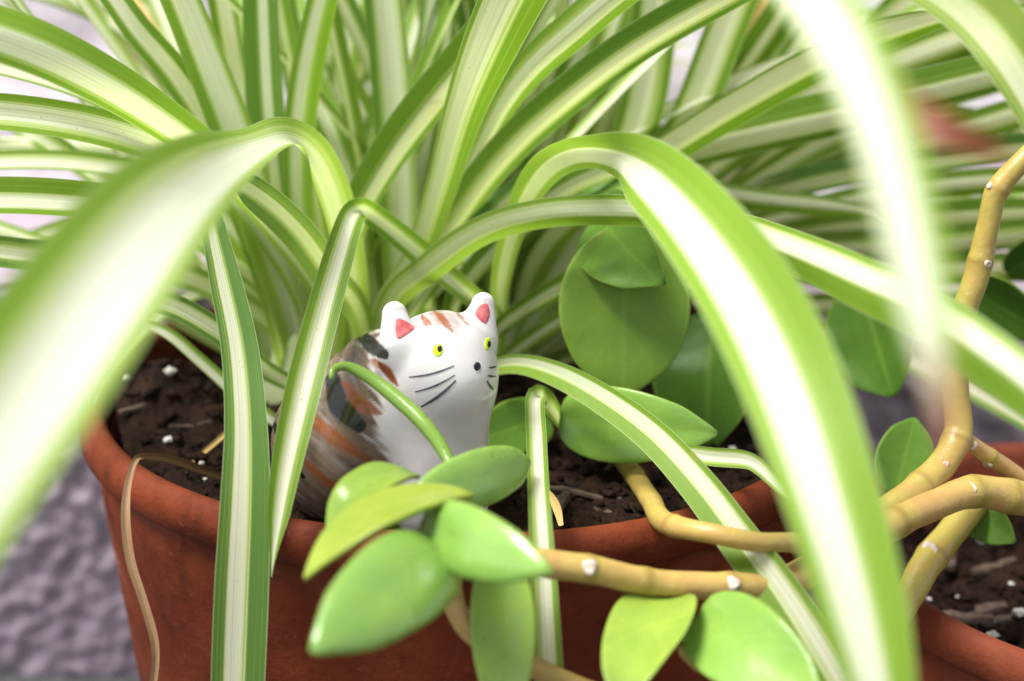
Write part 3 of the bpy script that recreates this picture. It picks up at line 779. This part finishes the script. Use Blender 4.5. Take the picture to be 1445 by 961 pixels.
# --- upright middle
UPR = [
 (C3, [(415, 470, .50, 48), (375, 340, .49, 60), (335, 210, .475, 66), (292, 95, .465, 64), (245, -20, .455, 60)], .60, .85, 5),
 (C3, [(410, 440, .52, 36), (360, 250, .515, 44), (330, 110, .51, 44), (308, -15, .505, 42)], .62, .6, 20),
 (C1, [(425, 470, .505, 50), (395, 330, .50, 58), (378, 200, .49, 60), (370, 90, .485, 58), (366, -20, .48, 54)], .34, .75, 5),
 (C1, [(445, 440, .51, 40), (425, 300, .495, 46), (424, 190, .485, 50), (437, 90, .475, 50), (462, -20, .465, 46)], .45, .75, 15),
 (C1, [(530, 420, .52, 36), (495, 260, .52, 42), (450, 140, .525, 42), (405, 40, .53, 38), (385, -30, .53, 36)], .5, .65, 20),
 (C1, [(510, 430, .54, 30), (470, 280, .55, 34), (490, 150, .55, 30), (530, 60, .545, 30), (560, -20, .54, 26)], .5, .55, 25),
 (C1, [(560, 430, .51, 46), (562, 300, .505, 58), (556, 180, .50, 64), (548, 80, .495, 62), (538, -20, .49, 60)], .72, .5, 5),
 (C1, [(565, 420, .52, 40), (590, 270, .52, 46), (600, 140, .52, 46), (622, 40, .52, 44), (640, -20, .52, 42)], .35, .85, 20),
 (C1, [(540, 450, .50, 40), (590, 360, .485, 44), (622, 270, .47, 50), (655, 160, .45, 66), (700, 50, .425, 92), (745, -40, .41, 104)], .62, .65, 10),
 (C2, [(640, 330, .50, 30), (690, 190, .48, 40), (740, 110, .465, 54), (810, 45, .45, 62), (890, -20, .44, 60)], .6, .6, 20),
 (C2, [(600, 400, .50, 44), (660, 290, .485, 54), (730, 205, .47, 60), (810, 135, .455, 62), (900, 68, .445, 62), (1010, 5, .435, 60), (1080, -30, .43, 56)], .45, .25, 35),
 (C2, [(700, 380, .53, 38), (760, 210, .53, 44), (800, 110, .525, 44), (850, -20, .52, 42)], .55, .55, 15),
 (C2, [(780, 400, .53, 46), (850, 290, .525, 60), (900, 170, .52, 70), (918, 70, .515, 72), (926, -20, .51, 68)], .58, .4, 5),
 (C2, [(840, 370, .53, 40), (930, 260, .525, 56), (985, 140, .52, 64), (1020, 50, .515, 64), (1050, -20, .51, 60)], .62, .5, 5),
 (C2, [(800, 350, .55, 36), (930, 210, .545, 46), (1030, 120, .535, 50), (1090, 40, .525, 54), (1130, -20, .52, 52)], .3, .35, 15),
 (C2, [(760, 370, .52, 34), (850, 278, .505, 44), (960, 205, .49, 52), (1050, 150, .475, 56), (1140, 100, .465, 58), (1240, 55, .455, 56), (1340, 25, .45, 50)], .55, .22, 30),
 (C2, [(800, 340, .53, 36), (900, 240, .515, 50), (990, 205, .50, 66), (1090, 180, .49, 72), (1190, 158, .48, 72), (1300, 128, .475, 68), (1470, 90, .47, 60)], .38, .15, 10),
 (C2, [(700, 390, .55, 34), (800, 300, .555, 40), (960, 250, .55, 46), (1080, 190, .55, 48), (1170, 120, .55, 46), (1250, 40, .55, 40)], .45, .35, 15),
 (C2, [(760, 420, .54, 30), (900, 340, .535, 38), (1040, 285, .53, 44), (1170, 250, .525, 44), (1300, 230, .52, 42), (1470, 205, .515, 40)], .5, .3, 25),
 (C2, [(780, 440, .55, 30), (950, 370, .55, 38), (1120, 330, .545, 46), (1260, 312, .54, 46), (1460, 300, .53, 42)], .5, .2, 20),
 (C2, [(700, 400, .53, 30), (740, 330, .53, 36), (830, 280, .525, 34), (960, 270, .52, 34), (1080, 285, .515, 34), (1220, 300, .51, 30)], .5, .45, 30),
 (C2, [(640, 430, .50, 30), (720, 330, .495, 40), (800, 262, .49, 44), (900, 225, .49, 44)], .5, .4, 25),
 (C2, [(690, 480, .50, 26), (760, 425, .49, 32), (850, 380, .48, 36), (960, 350, .475, 34)], .5, .45, 30),
 (C2, [(700, 520, .51, 26), (790, 455, .50, 30), (880, 420, .495, 32), (1000, 400, .49, 28)], .5, .35, 30),
 (C1, [(580, 440, .49, 34), (650, 350, .49, 36), (720, 280, .49, 38), (770, 240, .49, 36), (850, 200, .495, 30)], .45, .5, 25),
]
for b_, p_, st, tn, ro in UPR:
    p_ = [(r[0], r[1], r[2], r[3] * 0.9) for r in p_]
    blade(p_, base=b_, ext=0.09, fold=rng.uniform(.22, .4), roll0=ro, stripe=st, tone=tn)
blade([(880, 330, .54, 16), (985, 190, .545, 22), (1050, 60, .54, 26), (1085, -20, .54, 24)], base=C2, ext=0.06, mat=M_STRAW, fold=0.4, roll0=10)
blade([(560, 380, .53, 12), (588, 220, .53, 18), (600, 100, .53, 20), (612, -20, .53, 18)], base=C1, ext=0.06, mat=M_STRAW, fold=0.4, roll0=10)
# --- right, darker and further round
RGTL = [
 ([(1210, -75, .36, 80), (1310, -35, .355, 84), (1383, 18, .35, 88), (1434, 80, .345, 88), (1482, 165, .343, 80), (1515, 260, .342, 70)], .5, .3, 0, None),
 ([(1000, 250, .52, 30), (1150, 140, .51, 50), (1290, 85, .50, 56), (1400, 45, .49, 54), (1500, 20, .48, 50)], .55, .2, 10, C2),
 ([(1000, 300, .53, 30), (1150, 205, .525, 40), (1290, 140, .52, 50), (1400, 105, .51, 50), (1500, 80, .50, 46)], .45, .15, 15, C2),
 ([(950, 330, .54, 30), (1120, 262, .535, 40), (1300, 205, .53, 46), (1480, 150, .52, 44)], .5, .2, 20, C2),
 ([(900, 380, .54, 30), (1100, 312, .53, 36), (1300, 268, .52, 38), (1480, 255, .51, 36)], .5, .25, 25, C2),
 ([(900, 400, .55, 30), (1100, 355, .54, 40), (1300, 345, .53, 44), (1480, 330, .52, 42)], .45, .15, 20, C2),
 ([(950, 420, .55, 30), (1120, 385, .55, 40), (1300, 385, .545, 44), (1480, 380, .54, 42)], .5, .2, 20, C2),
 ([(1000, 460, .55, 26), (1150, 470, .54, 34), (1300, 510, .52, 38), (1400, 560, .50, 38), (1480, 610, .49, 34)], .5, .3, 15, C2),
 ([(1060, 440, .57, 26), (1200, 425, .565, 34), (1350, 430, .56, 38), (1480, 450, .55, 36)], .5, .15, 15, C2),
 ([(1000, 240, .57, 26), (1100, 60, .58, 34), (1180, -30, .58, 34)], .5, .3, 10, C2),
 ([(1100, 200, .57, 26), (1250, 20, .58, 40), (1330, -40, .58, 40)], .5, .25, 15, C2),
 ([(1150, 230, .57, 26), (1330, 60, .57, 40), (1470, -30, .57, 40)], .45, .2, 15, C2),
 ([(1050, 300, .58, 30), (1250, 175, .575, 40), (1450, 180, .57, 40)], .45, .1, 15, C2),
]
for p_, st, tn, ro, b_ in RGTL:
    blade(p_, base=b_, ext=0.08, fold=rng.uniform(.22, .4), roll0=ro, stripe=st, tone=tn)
# --- the depth of the tuft behind: blades that rise from the crown and arch over
def arch(base, az, el, L, w, droop, **kw):
    d = np.array([math.sin(az) * math.cos(el), math.cos(az) * math.cos(el), math.sin(el)]); p = base.copy(); rows = []
    m = 22; sd = norm(np.cross(d, np.array([0, 0, 1.0]))) if abs(d[2]) < 0.999 else np.array([1.0, 0, 0])
    tw = rng.uniform(-0.5, 0.5); sides = []
    for i in range(m):
        f = i / (m - 1)
        rows.append([*p, w * (0.45 + 0.55 * math.sin(math.pi * min(1, 0.15 + f * 0.75))) * min(1, (1 - f) * 5 + 0.03), 0])
        p = p + d * L / m; d = norm(d + np.array([0, 0, -droop / m * (0.4 + 1.4 * f)]))
        nn = norm(np.cross(sd, d)); sides.append(math.cos(tw * f) * sd + math.sin(tw * f) * nn)
    S = np.array(rows)
    o = ribbon(S, M_BLADE, sides=np.array(sides), **kw)
    return child(o, plant)
for i in range(96):
    f = (i + rng.random()) / 96
    az = -1.75 + 3.3 * f
    if abs(az) > 1.0 and rng.random() < 0.5: el = rng.uniform(0.35, 0.9)
    else: el = rng.uniform(0.65, 1.45)
    b = rng.choice((C1, C2, C3, C2)) + np.array([rng.uniform(-.012, .012), rng.uniform(0.0, .025), 0])
    arch(b, az, el, rng.uniform(0.20, 0.36), rng.uniform(0.009, 0.013), rng.uniform(0.4, 1.2), fold=rng.uniform(.25, .45), stripe=rng.uniform(.4, .8), tone=rng.uniform(.3, .9))
# --- withered blade over the rim, and straws on the soil
blade([(330, 672, .45, 9), (290, 664, .44, 11), (250, 650, .43, 12), (215, 644, .42, 10), (192, 648, .41, 9), (181, 680, .405, 10), (177, 730, .40, 13), (184, 790, .397, 13), (203, 850, .395, 12), (218, 905, .394, 12), (219, 940, .394, 11), (212, 985, .394, 11)],
      base=C3, mat=M_DRY, fold=0.45, n=80, ext=0.02, basew=8, taper=0.05, label='withered brown blade draped over the pot rim')
blade([(318, 612, .468, 7), (285, 640, .455, 6), (250, 668, .445, 4)], mat=M_STRAW, fold=0.3, n=20, label='short dry straw lying on the soil')
blade([(792, 742, .41, 7), (785, 715, .415, 12), (772, 690, .42, 6)], mat=M_STRAW, fold=0.3, n=16)

# crown: the pale clasping bases
cr = []
for cc in (C1, C2, C3):
    V, Fc = [], []; n = 18
    for i, (r_, z_) in enumerate(((0.013, -0.006), (0.0125, 0.004), (0.010, 0.014), (0.007, 0.024), (0.003, 0.03))):
        for k in range(n):
            a = 2 * math.pi * k / n; rr = r_ * (1 + 0.18 * math.cos(a * 5 + i))
            V.append((cc[0] + rr * math.cos(a), cc[1] + rr * math.sin(a), cc[2] + z_))
    for i in range(4):
        for k in range(n): Fc.append((i * n + k, i * n + (k + 1) % n, (i + 1) * n + (k + 1) % n, (i + 1) * n + k))
    Fc.append(tuple(4 * n + k for k in range(n)))
    o = mesh_obj('crown', V, Fc, M_BLADE); set_uv(o.data, [(0.5, 0.02)] * len(V)); set_col(o.data, 'vary', [(0.5, 0.5, 0.3, 1)] * len(V)); child(o, plant)

# ------------------------------------------------------------------ succulents: fleshy leaves on jointed yellow stems
def fleshy(B, T, width, roll=0.0, sag=0.0, cup=0.18, thick=0.0019, bright=0.5, yel=0.0, parent=None, label=None, blunt=0.8, tipw=1.0, twist=0.0, vfold=0.05):
    B, T = np.array(B), np.array(T); ax = T - B; L = np.linalg.norm(ax); t_ = ax / L
    vd = norm((B + T) / 2 - CAM); s0 = norm(np.cross(t_, vd)); n0 = norm(np.cross(s0, t_))
    if n0 @ vd > 0: n0 = -n0
    n, m = 26, 26; V = []; UV = []; seed = rng.random()
    for i in range(n + 1):
        f = i / n; g = f * 0.985 + 0.0075
        prof = math.sin(math.pi * g ** blunt) ** 0.54
        if g > 0.8: prof *= 1 - 0.45 * ((g - 0.8) / 0.2) ** 1.5
        hw = max(width / 2 * prof, 0.0006)
        ro = math.radians(roll + twist * (f - 0.5))
        sd = math.cos(ro) * s0 + math.sin(ro) * n0; nr = -math.sin(ro) * s0 + math.cos(ro) * n0
        c = B + ax * f + nr * sag * L * (4 * f * (1 - f)) + nr * 0.02 * L * noise.noise(Vector((f * 3, seed * 30, 0)))
        th = thick * (0.5 + 0.5 * prof) if 0 < i < n else thick * 0.3
        for k in range(m):
            a = 2 * math.pi * k / m; s_ = math.cos(a); q_ = math.sin(a)
            qq = math.copysign(abs(q_) ** 0.8, q_)
            groove = -0.22 * thick * math.exp(-(s_ / 0.10) ** 2) * prof if q_ > 0 else 0.12 * thick * math.exp(-(s_ / 0.12) ** 2) * -1
            wv = 0.05 * noise.noise(Vector((f * 4 + seed * 9, s_ * 1.5, seed * 20)))
            V.append(c + sd * s_ * hw + nr * (qq * th / 2 + groove + hw * (cup * s_ * s_ + vfold * abs(s_) + wv * abs(s_))))
            UV.append(((s_ + 1) / 2, f))
    Fc = [(i * m + k, i * m + (k + 1) % m, (i + 1) * m + (k + 1) % m, (i + 1) * m + k) for i in range(n) for k in range(m)]
    Fc.append(tuple(range(m))[::-1]); Fc.append(tuple(n * m + k for k in range(m)))
    o = mesh_obj('leaf', V, Fc, M_HOYA); set_uv(o.data, UV)
    set_col(o.data, 'vary', [(bright, yel, seed, 1)] * len(V))
    if label: o['label'] = label
    return child(o, parent)
def FL(b, t, wpx, d, parent, **kw):
    B = P(b[0], b[1], b[2] if len(b) > 2 else d); T = P(t[0], t[1], t[2] if len(t) > 2 else d)
    ro = kw.get('roll', 0)
    return fleshy(B, T, wpx * d * KD / FPX / max(0.2, math.cos(math.radians(ro))), parent=parent, **kw)

def stem(pts, parent, nodes=(), green=0.3, n=90, scars=(), name='stem', label=None, wild=0.07):
    """pts rows: px, py, distance, thickness px"""
    rows = [[*P(r[0], r[1], r[2]), r[3] * 0.92 * r[2] * KD / FPX / 2] for r in pts]
    S = catmull(rows, n); pos = S[:, :3]
    T = norm(np.gradient(pos, axis=0)); N = np.zeros_like(T); u = np.cross(T[0], [0, 0.3, 1.0]); u /= np.linalg.norm(u)
    for i in range(len(T)):
        u = u - T[i] * (u @ T[i]); u /= np.linalg.norm(u); N[i] = u
    Bn = np.cross(T, N); m = 18; V = []; A = []; seed = rng.random()
    arc = np.concatenate([[0], np.cumsum(np.linalg.norm(np.diff(pos, axis=0), axis=1))])
    npos = []
    for (px, py) in nodes:
        pr = np.array([project(p)[:2] for p in pos]); npos.append(arc[np.argmin(((pr - np.array([px, py])) ** 2).sum(1))])
    for i in range(len(pos)):
        r_ = S[i, 3]; nd = 0.0; gr = green
        for a0 in npos:
            dl = (arc[i] - a0) / S[i, 3]
            r_ *= 1 + 0.10 * math.exp(-(dl / 0.55) ** 2); nd = max(nd, math.exp(-(dl / 0.16) ** 2)); gr = max(gr, 0.8 * math.exp(-(dl / 0.8) ** 2))
        for k in range(m):
            a = 2 * math.pi * k / m
            rr = r_ * (1 + wild * noise.noise(Vector((arc[i] * 120 + seed * 50, math.cos(a), math.sin(a)))))
            if i in (0, len(pos) - 1): rr *= 0.55
            V.append(pos[i] + rr * (math.cos(a) * N[i] + math.sin(a) * Bn[i])); A.append((gr, nd, seed, 1))
    Fc = [(i * m + k, i * m + (k + 1) % m, (i + 1) * m + (k + 1) % m, (i + 1) * m + k) for i in range(len(pos) - 1) for k in range(m)]
    Fc.append(tuple(range(m))[::-1]); Fc.append(tuple((len(pos) - 1) * m + k for k in range(m)))
    o = mesh_obj(name, V, Fc, M_STEM); set_col(o.data, 'vary', A); child(o, parent)
    if label: o['label'] = label
    # corky scars where leaves fell: a low disc standing on the bark
    pr = np.array([project(p)[:2] for p in pos])
    for (px, py, rp) in scars:
        i = int(np.argmin(((pr - np.array([px, py])) ** 2).sum(1))); z_ = project(pos[i])[2]
        d = norm(CAM - pos[i]); lat = (px - pr[i][0]) / FPX * z_ * RGT - (py - pr[i][1]) / FPX * z_ * UPV
        out = norm(lat + d * math.sqrt(max(0.05, 1 - min(0.9, (np.linalg.norm(lat) / S[i, 3]) ** 2))) * S[i, 3])
        c = pos[i] + out * S[i, 3] * 1.13; r_ = rp * z_ / FPX
        a1 = norm(np.cross(out, [0.3, 0.2, 1])); a2 = np.cross(out, a1); vv = []; ff = []; q_ = 14
        for j, (rr, hh) in enumerate(((1.15, -0.7), (1.1, 0.05), (0.85, 0.24), (0.45, 0.14))):
            for k in range(q_):
                a = 2 * math.pi * k / q_; w_ = rr * r_ * (1 + 0.12 * math.sin(3 * a + px)); vv.append(c + w_ * (math.cos(a) * a1 + math.sin(a) * a2) + out * hh * r_)
        for j in range(3):
            for k in range(q_): ff.append((j * q_ + k, j * q_ + (k + 1) % q_, (j + 1) * q_ + (k + 1) % q_, (j + 1) * q_ + k))
        ff.append(tuple(3 * q_ + k for k in range(q_)))
        sc_ = mesh_obj('leaf_scar', vv, ff, M_SCAR); sc_.parent = o; sc_.matrix_parent_inverse = o.matrix_world.inverted()
    return o

bpy.context.view_layer.update()
root1 = on1(*(onto_plane(868, 640, SOIL_TOP)[:2]))
hoya1 = empty('succulent_plant', root1, 'dark oval leaved succulent growing in the soil beside the cat figurine', 'plant')
FL((884, 318, .455), (878, 562, .455), 184, .455, hoya1, cup=0.06, sag=0.03, bright=.46, yel=.12, blunt=.92, label='largest oval leaf facing forward')
FL((848, 300, .465), (938, 400, .435), 118, .45, hoya1, cup=0.30, sag=0.10, bright=.40, roll=20, blunt=.75)
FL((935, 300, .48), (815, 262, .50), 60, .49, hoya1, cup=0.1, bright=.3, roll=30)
FL((790, 590, .455), (1012, 612, .43), 108, .44, hoya1, cup=-0.12, sag=0.10, bright=.80, roll=4, blunt=.72, vfold=.26, label='glossy bright leaf with folded midrib')
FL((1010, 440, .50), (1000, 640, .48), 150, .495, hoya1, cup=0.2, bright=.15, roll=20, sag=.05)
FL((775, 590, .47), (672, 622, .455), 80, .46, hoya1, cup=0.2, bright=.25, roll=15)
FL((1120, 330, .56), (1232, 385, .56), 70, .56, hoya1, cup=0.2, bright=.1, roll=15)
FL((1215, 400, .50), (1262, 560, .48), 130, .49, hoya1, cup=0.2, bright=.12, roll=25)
stem([(820, 560, .475, 22), (850, 605, .462, 24), (872, 640, .452, 27), (896, 672, .443, 30), (918, 706, .42, 32), (945, 740, .384, 34), (1000, 752, .373, 32), (1060, 764, .373, 31), (1120, 766, .38, 30), (1190, 772, .40, 29)],
     hoya1, nodes=((900, 668), (950, 742), (1118, 766)), green=.45)
stem([(880, 330, .48, 10), (862, 430, .495, 14), (845, 520, .488, 18), (820, 560, .475, 22)], hoya1, green=.8, n=30)

root2 = on2(*(onto_plane(1340, 770, P2Z - 0.02)[:2] - POT2_C[:2])) if math.hypot(*(onto_plane(1340, 770, P2Z - 0.02)[:2] - POT2_C[:2])) < POT2_R else POT2_C + np.array([0, 0, P2Z])
hoya2 = empty('trailing_succulent', root2, 'trailing succulent with jointed yellow stems and plump bright leaves in front of the terracotta pot', 'plant')
stem([(1500, 712, .43, 50), (1440, 703, .425, 52), (1372, 694, .418, 50), (1310, 716, .41, 48), (1240, 750, .40, 48), (1150, 802, .388, 50), (1090, 828, .378, 46), (1030, 828, .37, 44), (920, 822, .362, 42), (830, 803, .355, 44), (770, 795, .352, 44), (700, 775, .35, 36), (645, 735, .352, 30)],
     hoya2, nodes=((1420, 700), (1368, 692), (1265, 738), (1032, 826), (912, 820), (832, 802)), scars=((1368, 690, 9), (1034, 823, 9), (831, 800, 10)), green=.22, label='long main stem running in front of the pot')
stem([(1470, 200, .41, 32), (1440, 230, .41, 32), (1408, 268, .412, 34), (1394, 320, .415, 34), (1378, 390, .418, 38), (1358, 450, .42, 38), (1348, 540, .425, 40), (1352, 610, .425, 42), (1330, 655, .42, 44), (1280, 700, .412, 44), (1225, 735, .405, 42)],
     hoya2, nodes=((1405, 268), (1386, 372), (1350, 625), (1300, 680)), scars=((1392, 372, 5), (1396, 262, 4), (1334, 655, 4)), green=.55, label='upright jointed stem')
stem([(1352, 615, .425, 26), (1390, 640, .43, 26), (1430, 668, .435, 28), (1490, 715, .44, 30)], hoya2, nodes=((1395, 645), ), scars=((1372, 628, 6), (1393, 655, 6)), green=.1)
P2S = (1385, 790)
stem([(1385, 700, .45, 40), (1340, 755, .44, 46), (1305, 800, .43, 46), (1272, 860, .42, 42), (1215, 930, .40, 36), (1110, 960, .38, 30), (1000, 945, .365, 24), (960, 915, .36, 20)],
     hoya2, nodes=((1315, 785), (1250, 880), (985, 935)), scars=((1311, 776, 11), ), green=.7)
stem([(645, 735, .352, 30), (640, 800, .352, 30), (640, 850, .35, 32), (665, 890, .35, 36), (720, 925, .352, 34), (800, 962, .36, 32), (900, 1000, .37, 30)], hoya2, nodes=((640, 845), (700, 915)), green=.2)
# the bright tuft of leaves hanging before the pot
FL((632, 775, .34), (440, 920, .290), 134, .325, hoya2, cup=-0.22, sag=0.12, bright=1.0, roll=6, blunt=.9, vfold=.10, thick=.003, label='plump bright leaf pointing down to the left')
FL((600, 738, .345), (778, 806, .305), 98, .335, hoya2, cup=-0.18, sag=0.12, bright=1.0, roll=6, blunt=.85, vfold=.10, thick=.003)
FL((583, 702, .352), (748, 650, .385), 80, .37, hoya2, cup=-0.10, sag=0.10, bright=.95, thick=.0026, roll=5, blunt=.9)
FL((590, 672, .36), (462, 765, .345), 50, .355, hoya2, cup=0.25, sag=0.22, bright=.7, yel=.25, roll=50, blunt=.9, thick=.0024)
FL((668, 700, .345), (430, 818, .325), 50, .335, hoya2, cup=0.2, sag=0.12, bright=.8, yel=.55, roll=62, blunt=.9, thick=.003)
FL((705, 775, .35), (716, 1020, .335), 92, .345, hoya2, cup=0.25, sag=-0.04, bright=.8, yel=.25, roll=15, blunt=.85)
FL((948, 842, .365), (872, 1000, .325), 104, .355, hoya2, cup=0.3, sag=0.06, bright=.9, yel=.35, roll=25, blunt=.7)
FL((985, 868, .36), (1165, 1000, .32), 128, .35, hoya2, cup=0.25, sag=0.05, bright=.95, yel=.05, thick=.003, roll=-5, blunt=.75)
slim = stem([(640, 668, .372, 14), (628, 640, .376, 20), (600, 600, .38, 24), (560, 562, .385, 24), (520, 532, .388, 20), (488, 517, .388, 15), (470, 522, .386, 12), (468, 536, .384, 8)], hoya2, green=0, n=60, name='leaf', label='slim leaf seen edge on with a hooked tip', wild=0.02)
slim.data.materials[0] = M_HOYA; set_uv(slim.data, [(0.3, 0.5)] * len(slim.data.vertices)); slim.data.color_attributes['vary'].data.foreach_set('color', np.tile(np.array([0.75, 0.1, 0.4, 1], np.float32), len(slim.data.vertices)))
FL((1262, 700, .45), (1290, 590, .455), 84, .45, hoya2, cup=0.2, bright=.35, roll=15)
FL((1350, 700, .455), (1432, 765, .44), 62, .445, hoya2, cup=0.25, bright=.5, roll=15)
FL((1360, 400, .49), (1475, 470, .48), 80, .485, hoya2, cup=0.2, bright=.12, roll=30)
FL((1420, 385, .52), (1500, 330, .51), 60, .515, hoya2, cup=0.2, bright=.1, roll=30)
bpy.context.view_layer.update()
